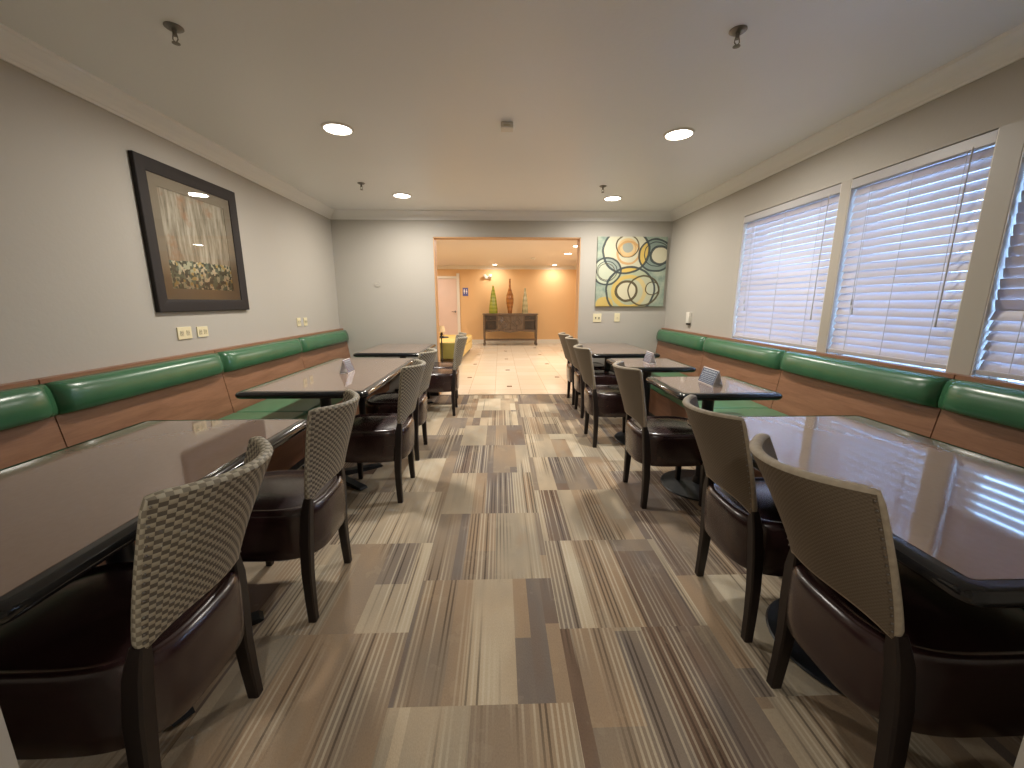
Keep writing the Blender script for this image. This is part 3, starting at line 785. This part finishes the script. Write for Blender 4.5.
obj('mat_board', bm, simple('beige_mat_board', (0.27, 0.225, 0.165, 1), 0.8), t)
bm = bmesh.new(); box(bm, (.005, -iy + my - .004, -iz + my - .004), (.009, iy - my + .004, iz - my + .004)); obj('print', bm, art_left(), t)
bm = bmesh.new(); bm.faces.new([bm.verts.new(p) for p in ((.017, -iy, -iz), (.017, iy, -iz), (.017, iy, iz), (.017, -iy, iz))]); obj('picture_glass', bm, M_picglass, t)

# ------------------------------------------------------------------ circle painting (back wall)
def art_circles():
    k = N('overlapping_circles_painting'); s = k.sep(k.coord())    # local x across, z up, +-.5 scaled
    S = .945
    # picture coordinates in reading units: X 80..700, Y 65..710 downwards
    X = k.math('ADD', k.math('MULTIPLY', s[0], 620 / .935), 390.0)
    Y = k.math('SUBTRACT', 388.0, k.math('MULTIPLY', s[2], 645 / .905))
    c = k.coord()
    wob = k.math('MULTIPLY', k.math('SUBTRACT', k.noise(c, 5, 2), .5), 26.0)
    D = {}
    def dist(cx, cy, ay=1.0):
        key = (cx, cy, ay)
        if key not in D:
            dx = k.math('SUBTRACT', X, cx); dy = k.math('MULTIPLY', k.math('SUBTRACT', Y, cy), ay)
            D[key] = k.math('ADD', k.math('SQRT', k.math('ADD', k.math('MULTIPLY', dx, dx), k.math('MULTIPLY', dy, dy))), wob)
        return D[key]
    n = k.noise(c, 9, 4, .65)
    col = k.ramp(n, [(0.3, rgb(120, 138, 128)), (0.5, rgb(150, 164, 148)), (0.7, rgb(176, 182, 160))])
    def disc(col, cx, cy, r, rgbc, a=1.0, ay=1.0):
        m = k.math('MULTIPLY', k.math('LESS_THAN', dist(cx, cy, ay), r), a); return k.mix(m, col, rgbc)
    def ring(col, cx, cy, r, w, rgbc, a=1.0, ay=1.0):
        m = k.math('MULTIPLY', k.math('LESS_THAN', k.math('ABSOLUTE', k.math('SUBTRACT', dist(cx, cy, ay), r)), w / 2), a); return k.mix(m, col, rgbc)
    def lens(col, a1, a2, rgbc):
        m = k.math('MULTIPLY', k.math('LESS_THAN', dist(*a1[:2]), a1[2]), k.math('LESS_THAN', dist(*a2[:2]), a2[2])); return k.mix(m, col, rgbc)
    cream = rgb(214, 206, 176); yel = rgb(206, 176, 92); dk = rgb(58, 66, 66); brn = rgb(84, 72, 48); tan = rgb(196, 154, 98)
    big = (335, 195, 205); rt = (600, 235, 150); bot = (390, 560, 218)
    col = disc(col, *big, cream, .75)
    col = disc(col, 600, 235, 148, rgb(120, 136, 128), .8)
    col = disc(col, 170, 380, 120, rgb(196, 200, 176), .85)
    col = disc(col, 390, 560, 215, rgb(178, 182, 150), .8)
    col = disc(col, 160, 690, 75, yel, .9)
    col = disc(col, 640, 235, 80, cream, .85)
    col = lens(col, big, rt, yel); col = lens(col, big, bot, yel)
    col = lens(col, big, (170, 380, 125), rgb(150, 160, 150))
    col = disc(col, 345, 165, 88, rgb(210, 176, 120), .8); col = disc(col, 345, 160, 48, rgb(150, 158, 150), .9)
    col = ring(col, 380, 570, 142, 36, yel, .9)
    col = disc(col, 510, 560, 125, cream, .35); col = disc(col, 355, 565, 88, cream, .85)
    col = disc(col, 590, 540, 52, rgb(196, 200, 180), .7)
    col = ring(col, 355, 210, 100, 20, tan, .9)
    for cx, cy, r, w, cc in ((335, 195, 205, 15, dk), (345, 150, 100, 9, brn), (345, 175, 72, 7, tan), (600, 235, 148, 13, dk), (640, 235, 82, 17, dk), (610, 225, 112, 7, dk),
                             (170, 380, 124, 13, dk), (170, 380, 90, 6, dk), (165, 385, 74, 5, brn), (390, 560, 218, 15, dk), (355, 565, 92, 17, brn), (510, 560, 138, 12, brn), (590, 540, 60, 8, brn)):
        col = ring(col, cx, cy, r, w * 1.3, cc, .95)
    return k.done(k.bsdf(col, 0.55, bump=n, bstr=.1, bdist=.002))
t = thing('canvas_painting', 'square canvas of overlapping circles hanging on the back wall', 'painting', (1.765, YB - .001, 1.694))
bm = bmesh.new(); box(bm, (-.4675, -.038, -.4525), (.4675, 0, .4525), .003); obj('canvas', bm, art_circles(), t)

# ------------------------------------------------------------------ lounge beyond the opening
# door with casing on the far wall
d = bpy.data.objects.new('door_1', None); COL.objects.link(d); d['kind'] = 'structure'; d.location = (-1.80, LY, 0)
bm = bmesh.new(); box(bm, (-.45, -.03, .01), (.45, -.001, 2.00), .003); obj('door_leaf', bm, simple('pale_pink_door', (0.70, 0.54, 0.46, 1), 0.45), d)
bm = bmesh.new(); box(bm, (-.54, -.045, 0), (-.452, -.001, 2.09), .004); box(bm, (.452, -.045, 0), (.54, -.001, 2.17), .004); box(bm, (-.4515, -.044, 2.01), (.4515, -.001, 2.085), .004)
obj('door_casing', bm, M_white, d)
bm = bmesh.new(); cyl(bm, (.39, -.03, 1.0), (.39, -.08, 1.0), .012); cyl(bm, (.40, -.075, 1.0), (.28, -.075, 1.0), .010); cyl(bm, (.39, -.03, 1.0), (.39, -.036, 1.0), .03, n=20); obj('door_handle', bm, M_brass, d)
d = bpy.data.objects.new('door_2', None); COL.objects.link(d); d['kind'] = 'structure'; d.location = (LX1, 11.6, 0)
bm = bmesh.new(); box(bm, (-.03, -.45, .01), (-.001, .45, 2.02), .003); obj('door_leaf', bm, M_white, d)
bm = bmesh.new(); box(bm, (-.045, -.54, 0), (-.001, -.452, 2.10), .004); box(bm, (-.045, .452, 0), (-.001, .54, 2.10), .004); box(bm, (-.044, -.4515, 2.03), (-.001, .4515, 2.095), .004); obj('door_casing', bm, M_white, d)
bm = bmesh.new(); cyl(bm, (-.03, .38, .98), (-.08, .38, .98), .012); lathe(bm, [(.005, 0), (.028, .008), (.03, .02), (.02, .035), (.004, .04)], 16, (-.09, .38, .96)); obj('door_handle', bm, M_brass, d)

# restroom sign
t = thing('wall_sign', 'small blue sign with white figures beside the pale lounge door', 'sign', (-1.08, LY, 1.61))
bm = bmesh.new(); box(bm, (-.085, -.008, -.125), (.085, 0, .125), .004); obj('sign_plate', bm, simple('blue_sign', (0.10, 0.12, 0.36, 1), 0.4), t)
bm = bmesh.new()
for s in (-1, 1):
    cx = s * .036
    cyl(bm, (cx, -.010, .075), (cx, -.006, .075), .014, n=16)
    w0, w1 = (.020, .020) if s < 0 else (.010, .030)
    prism(bm, [(cx - w0, .055), (cx + w0, .055), (cx + w1, -.01), (cx + .008, -.01), (cx + .008, -.06), (cx - .008, -.06), (cx - .008, -.01), (cx - w1, -.01)], 'y', -.010, -.006)
obj('sign_figures', bm, M_paper, t)
# emergency light
t = thing('emergency_light', 'small twin headed emergency light high on the orange wall', 'emergency light', (-.375, LY, 2.06))
bm = bmesh.new(); box(bm, (-.10, -.05, -.045), (.10, 0, .03), .01); autosmooth(obj('light_housing', bm, M_ivory, t))
for s in (-1, 1):
    bm = bmesh.new(); tb = bmesh.new(); lathe(tb, [(.018, 0), (.03, .02), (.046, .055), (.046, .065), (.02, .067)], 20); merge(bm, tb, Matrix.Translation((s * .085, -.05, .045)) @ Matrix.Rotation(math.radians(100), 4, 'X')); obj('lamp_head', bm, M_ivory, t, True)

# console table
CX0, CX1, CY0, CY1, CZ = -.53, 1.15, 12.22, 12.66, .955
t = thing('console_table', 'carved brown wooden console cabinet against the orange lounge wall', 'console table', ((CX0 + CX1) / 2, (CY0 + CY1) / 2, 0))
hw, hd = (CX1 - CX0) / 2, (CY1 - CY0) / 2
bm = bmesh.new(); box(bm, (-hw, -hd, CZ - .035), (hw, hd, CZ), .008); box(bm, (-hw + .02, -hd + .015, CZ - .06), (hw - .02, hd, CZ - .034), .006); autosmooth(obj('console_top', bm, M_console, t))
bm = bmesh.new(); zb = .45
box(bm, (-hw + .06, -hd + .05, zb), (hw - .06, hd - .01, zb + .03)); box(bm, (-hw + .06, -hd + .05, zb), (-hw + .09, hd - .01, CZ - .06)); box(bm, (hw - .09, -hd + .05, zb), (hw - .06, hd - .01, CZ - .06))
box(bm, (-hw + .09, hd - .03, zb), (hw - .09, hd - .01, CZ - .06))
for x in (-.43, .40): box(bm, (x, -hd + .045, zb), (x + .03, hd - .01, CZ - .06))
box(bm, (-hw + .06, -hd + .05, .74), (-.42, hd - .02, .765)); box(bm, (.42, -hd + .05, .74), (hw - .06, hd - .02, .765))
prism(bm, [(-hw + .06, zb), (hw - .06, zb), (hw - .06, zb - .05), (.3, zb - .02), (0, zb - .07), (-.3, zb - .02), (-hw + .06, zb - .05)], 'y', -hd + .045, -hd + .075)
obj('cabinet_body', bm, M_console, t)
bm = bmesh.new(); box(bm, (-hw + .05, -hd + .04, .14), (hw - .05, hd - .02, .17), .006); obj('lower_shelf', bm, M_console, t)
for sx in (-1, 1):
    for (yy) in (-hd + .04, hd - .05):
        bm = bmesh.new(); x = sx * (hw - .045)
        rail(bm, [(x, yy, 0), (x, yy, .05), (x, yy, .09), (x, yy, .45), (x, yy, CZ - .06)], [.034, .034, .022, .028, .03], [.03, .03, .022, .026, .028]); obj('leg', bm, M_console, t)
for s in (-1, 1):
    x0, x1 = (-.395, -.005) if s < 0 else (.005, .395)
    bm = bmesh.new(); box(bm, (x0, -hd + .032, zb + .03), (x1, -hd + .052, CZ - .07), .004)
    cxm = (x0 + x1) / 2; czm = (zb + CZ) / 2 - .02
    for r, hh in ((.15, .18), (.085, .10)):
        pts = [(cxm, czm + hh), (cxm + r, czm), (cxm, czm - hh), (cxm - r, czm)]
        for a, b in zip(pts, pts[1:] + pts[:1]): cyl(bm, (a[0], -hd + .028, a[1]), (b[0], -hd + .028, b[1]), .010, n=6)
    o = obj('cabinet_door', bm, M_console, t)
    bm = bmesh.new(); bmesh.ops.create_icosphere(bm, subdivisions=2, radius=.013); bmesh.ops.translate(bm, vec=(s * .03, -hd + .022, czm), verts=bm.verts[:]); obj('knob', bm, M_brass, o, True)
    x0, x1 = (-hw + .095, -.435) if s < 0 else (.435, hw - .095)
    bm = bmesh.new(); box(bm, (x0, -hd + .035, .772), (x1, -hd + .055, CZ - .07), .004); o = obj('drawer', bm, M_console_dark, t)
    bm = bmesh.new(); bmesh.ops.create_icosphere(bm, subdivisions=2, radius=.013); bmesh.ops.translate(bm, vec=((x0 + x1) / 2, -hd + .027, .83), verts=bm.verts[:]); obj('knob', bm, M_brass, o, True)
    bm = bmesh.new(); box(bm, (x0 + .01, -hd + .05, zb + .04), (x1 - .01, -hd + .06, .73))
    for q in range(1, 6): xx = x0 + (x1 - x0) * q / 6; cyl(bm, (xx, -hd + .045, zb + .04), (xx, -hd + .045, .73), .004, n=6)
    obj('grille_panel', bm, M_console_dark, t)

# three vases
def vase(label, x, prof, mat, y=12.45):
    bm = bmesh.new(); lathe(bm, prof, 32); o = obj('vase', bm, mat, None, True, (x, y, CZ)); autosmooth(o, 50)
    tag(o, label, 'vase')
def stripes(name, a, b, sc):
    k = N(name); s = k.sep(k.coord()); n = k.noise(k.coord(), 12, 3)
    w = k.math('SINE', k.math('ADD', k.math('MULTIPLY', s[2], sc), k.math('MULTIPLY', n, 3.0)))
    return k.done(k.bsdf(k.mix(k.math('MULTIPLY', k.math('ADD', w, 1.0), .5), a, b), .2, coat=.5))
vase('tall green conical vase on the left of the console', -.205, [(.02, 0), (.125, .004), (.135, .03), (.13, .16), (.10, .40), (.062, .62), (.034, .76), (.022, .80), (.024, .83), (.018, .832)], stripes('green_glass', (0.24, 0.30, 0.03, 1), (0.36, 0.40, 0.06, 1), 60))
vase('tallest rust brown bottle vase with long neck, middle of the console', .30, [(.02, 0), (.062, .004), (.066, .03), (.075, .12), (.108, .30), (.118, .42), (.105, .54), (.060, .68), (.034, .77), (.026, .86), (.024, 1.0), (.034, 1.03), (.028, 1.032)], stripes('rust_ceramic', (0.26, 0.09, 0.02, 1), (0.38, 0.16, 0.04, 1), 50))
vase('pale grey green slender vase on the right of the console', .765, [(.02, 0), (.088, .004), (.092, .03), (.086, .20), (.072, .42), (.040, .60), (.024, .70), (.020, .76), (.014, .762)], stripes('pale_celadon', (0.34, 0.33, 0.18, 1), (0.50, 0.46, 0.28, 1), 40))

# sofa seen end on, left side of the lounge
t = thing('yellow_sofa', 'mustard yellow upholstered sofa at the left edge of the opening', 'sofa', (-1.27, 9.9, 0), math.radians(-2))
M_yel = simple('yellow_fabric', (0.68, 0.48, 0.12, 1), 0.8, var=.12, vscale=8, bump=.2, bscale=300, sheen=.2)
M_olive = simple('olive_fabric', (0.24, 0.22, 0.055, 1), 0.8, var=.1, bump=.2, bscale=300)
bm = bmesh.new(); box(bm, (-.52, -1.08, .08), (.46, 1.08, .30), .03, 3); autosmooth(obj('sofa_base', bm, M_yel, t))
for q in range(2):
    bm = bmesh.new(); box(bm, (-.30, -1.0 + q * 1.0, .30), (.47, -.005 + q * 1.0, .415), .035, 3); autosmooth(obj('seat_cushion', bm, M_yel, t))
bm = bmesh.new(); box(bm, (-.55, -1.08, .30), (-.31, 1.08, .62), .05, 3); autosmooth(obj('sofa_back', bm, M_yel, t))
for s in (-1, 1):
    bm = bmesh.new(); box(bm, (-.54, s * 1.085 - .06, .07), (.46, s * 1.085 + .06, .425), .03, 3); autosmooth(obj('arm', bm, M_olive if s < 0 else M_yel, t))
for sx in (-.45, .38):
    for sy in (-1.0, 1.0):
        bm = bmesh.new(); cyl(bm, (sx, sy, 0), (sx, sy, .085), .018, .026, 10); obj('leg', bm, M_darkwood, t)
# slim stand with a little lamp beside the sofa
t = thing('side_table', 'slim black pedestal side table in front of the yellow sofa', 'side table', (-1.24, 8.52, 0))
bm = bmesh.new(); lathe(bm, [(.13, 0), (.13, .012), (.02, .03)], 24); obj('table_base', bm, M_iron, t)
bm = bmesh.new(); cyl(bm, (0, 0, .02), (0, 0, .56), .013); obj('pole', bm, M_iron, t)
bm = bmesh.new(); lathe(bm, [(.02, .555), (.15, .56), (.15, .578), (.02, .58)], 28); autosmooth(obj('table_top', bm, M_iron, t))
t = thing('table_lamp', 'small beige shaded lamp standing on the slim black side table', 'lamp', (-1.24, 8.52, .58))
bm = bmesh.new(); lathe(bm, [(.045, 0), (.045, .01), (.018, .02), (.028, .05), (.02, .09), (.008, .11)], 20); obj('lamp_base', bm, M_darkwood, t, True)
bm = bmesh.new(); lathe(bm, [(.085, .10), (.06, .23)], 28, cap=False); obj('lamp_shade', bm, simple('beige_shade', (0.72, 0.56, 0.34, 1), 0.8), t, True)
# lounge smoke detector
t = thing('smoke_detector', 'round white smoke detector on the lounge ceiling', 'smoke detector', (.85, 10.6, LH))
bm = bmesh.new(); lathe(bm, [(.07, 0), (.07, -.02), (.05, -.04), (.02, -.045)], 24); autosmooth(obj('detector_body', bm, M_ivory, t))
bm = bmesh.new(); lathe(bm, [(.012, -.045), (.010, -.049)], 12); obj('indicator', bm, M_dkplastic, t)

# ------------------------------------------------------------------ world, camera, view
w = bpy.data.worlds.new('daylight'); scene.world = w; w.use_nodes = True
bg = w.node_tree.nodes['Background']; bg.inputs[0].default_value = (0.34, 0.58, 1.0, 1); bg.inputs[1].default_value = 11.5

cam = bpy.data.cameras.new('camera'); co = bpy.data.objects.new('camera', cam); COL.objects.link(co)
co.location = (0, 0, 1.30); co.rotation_euler = (math.radians(90 - 11.585), 0, math.radians(-1.6834))
cam.sensor_width = 36; cam.lens = 36 * 400 / 1024; cam.clip_start = .02
scene.camera = co
vs = scene.view_settings; vs.view_transform = 'Standard'; vs.look = 'None'; vs.gamma = 1; vs.use_curve_mapping = False; vs.exposure = 0.76
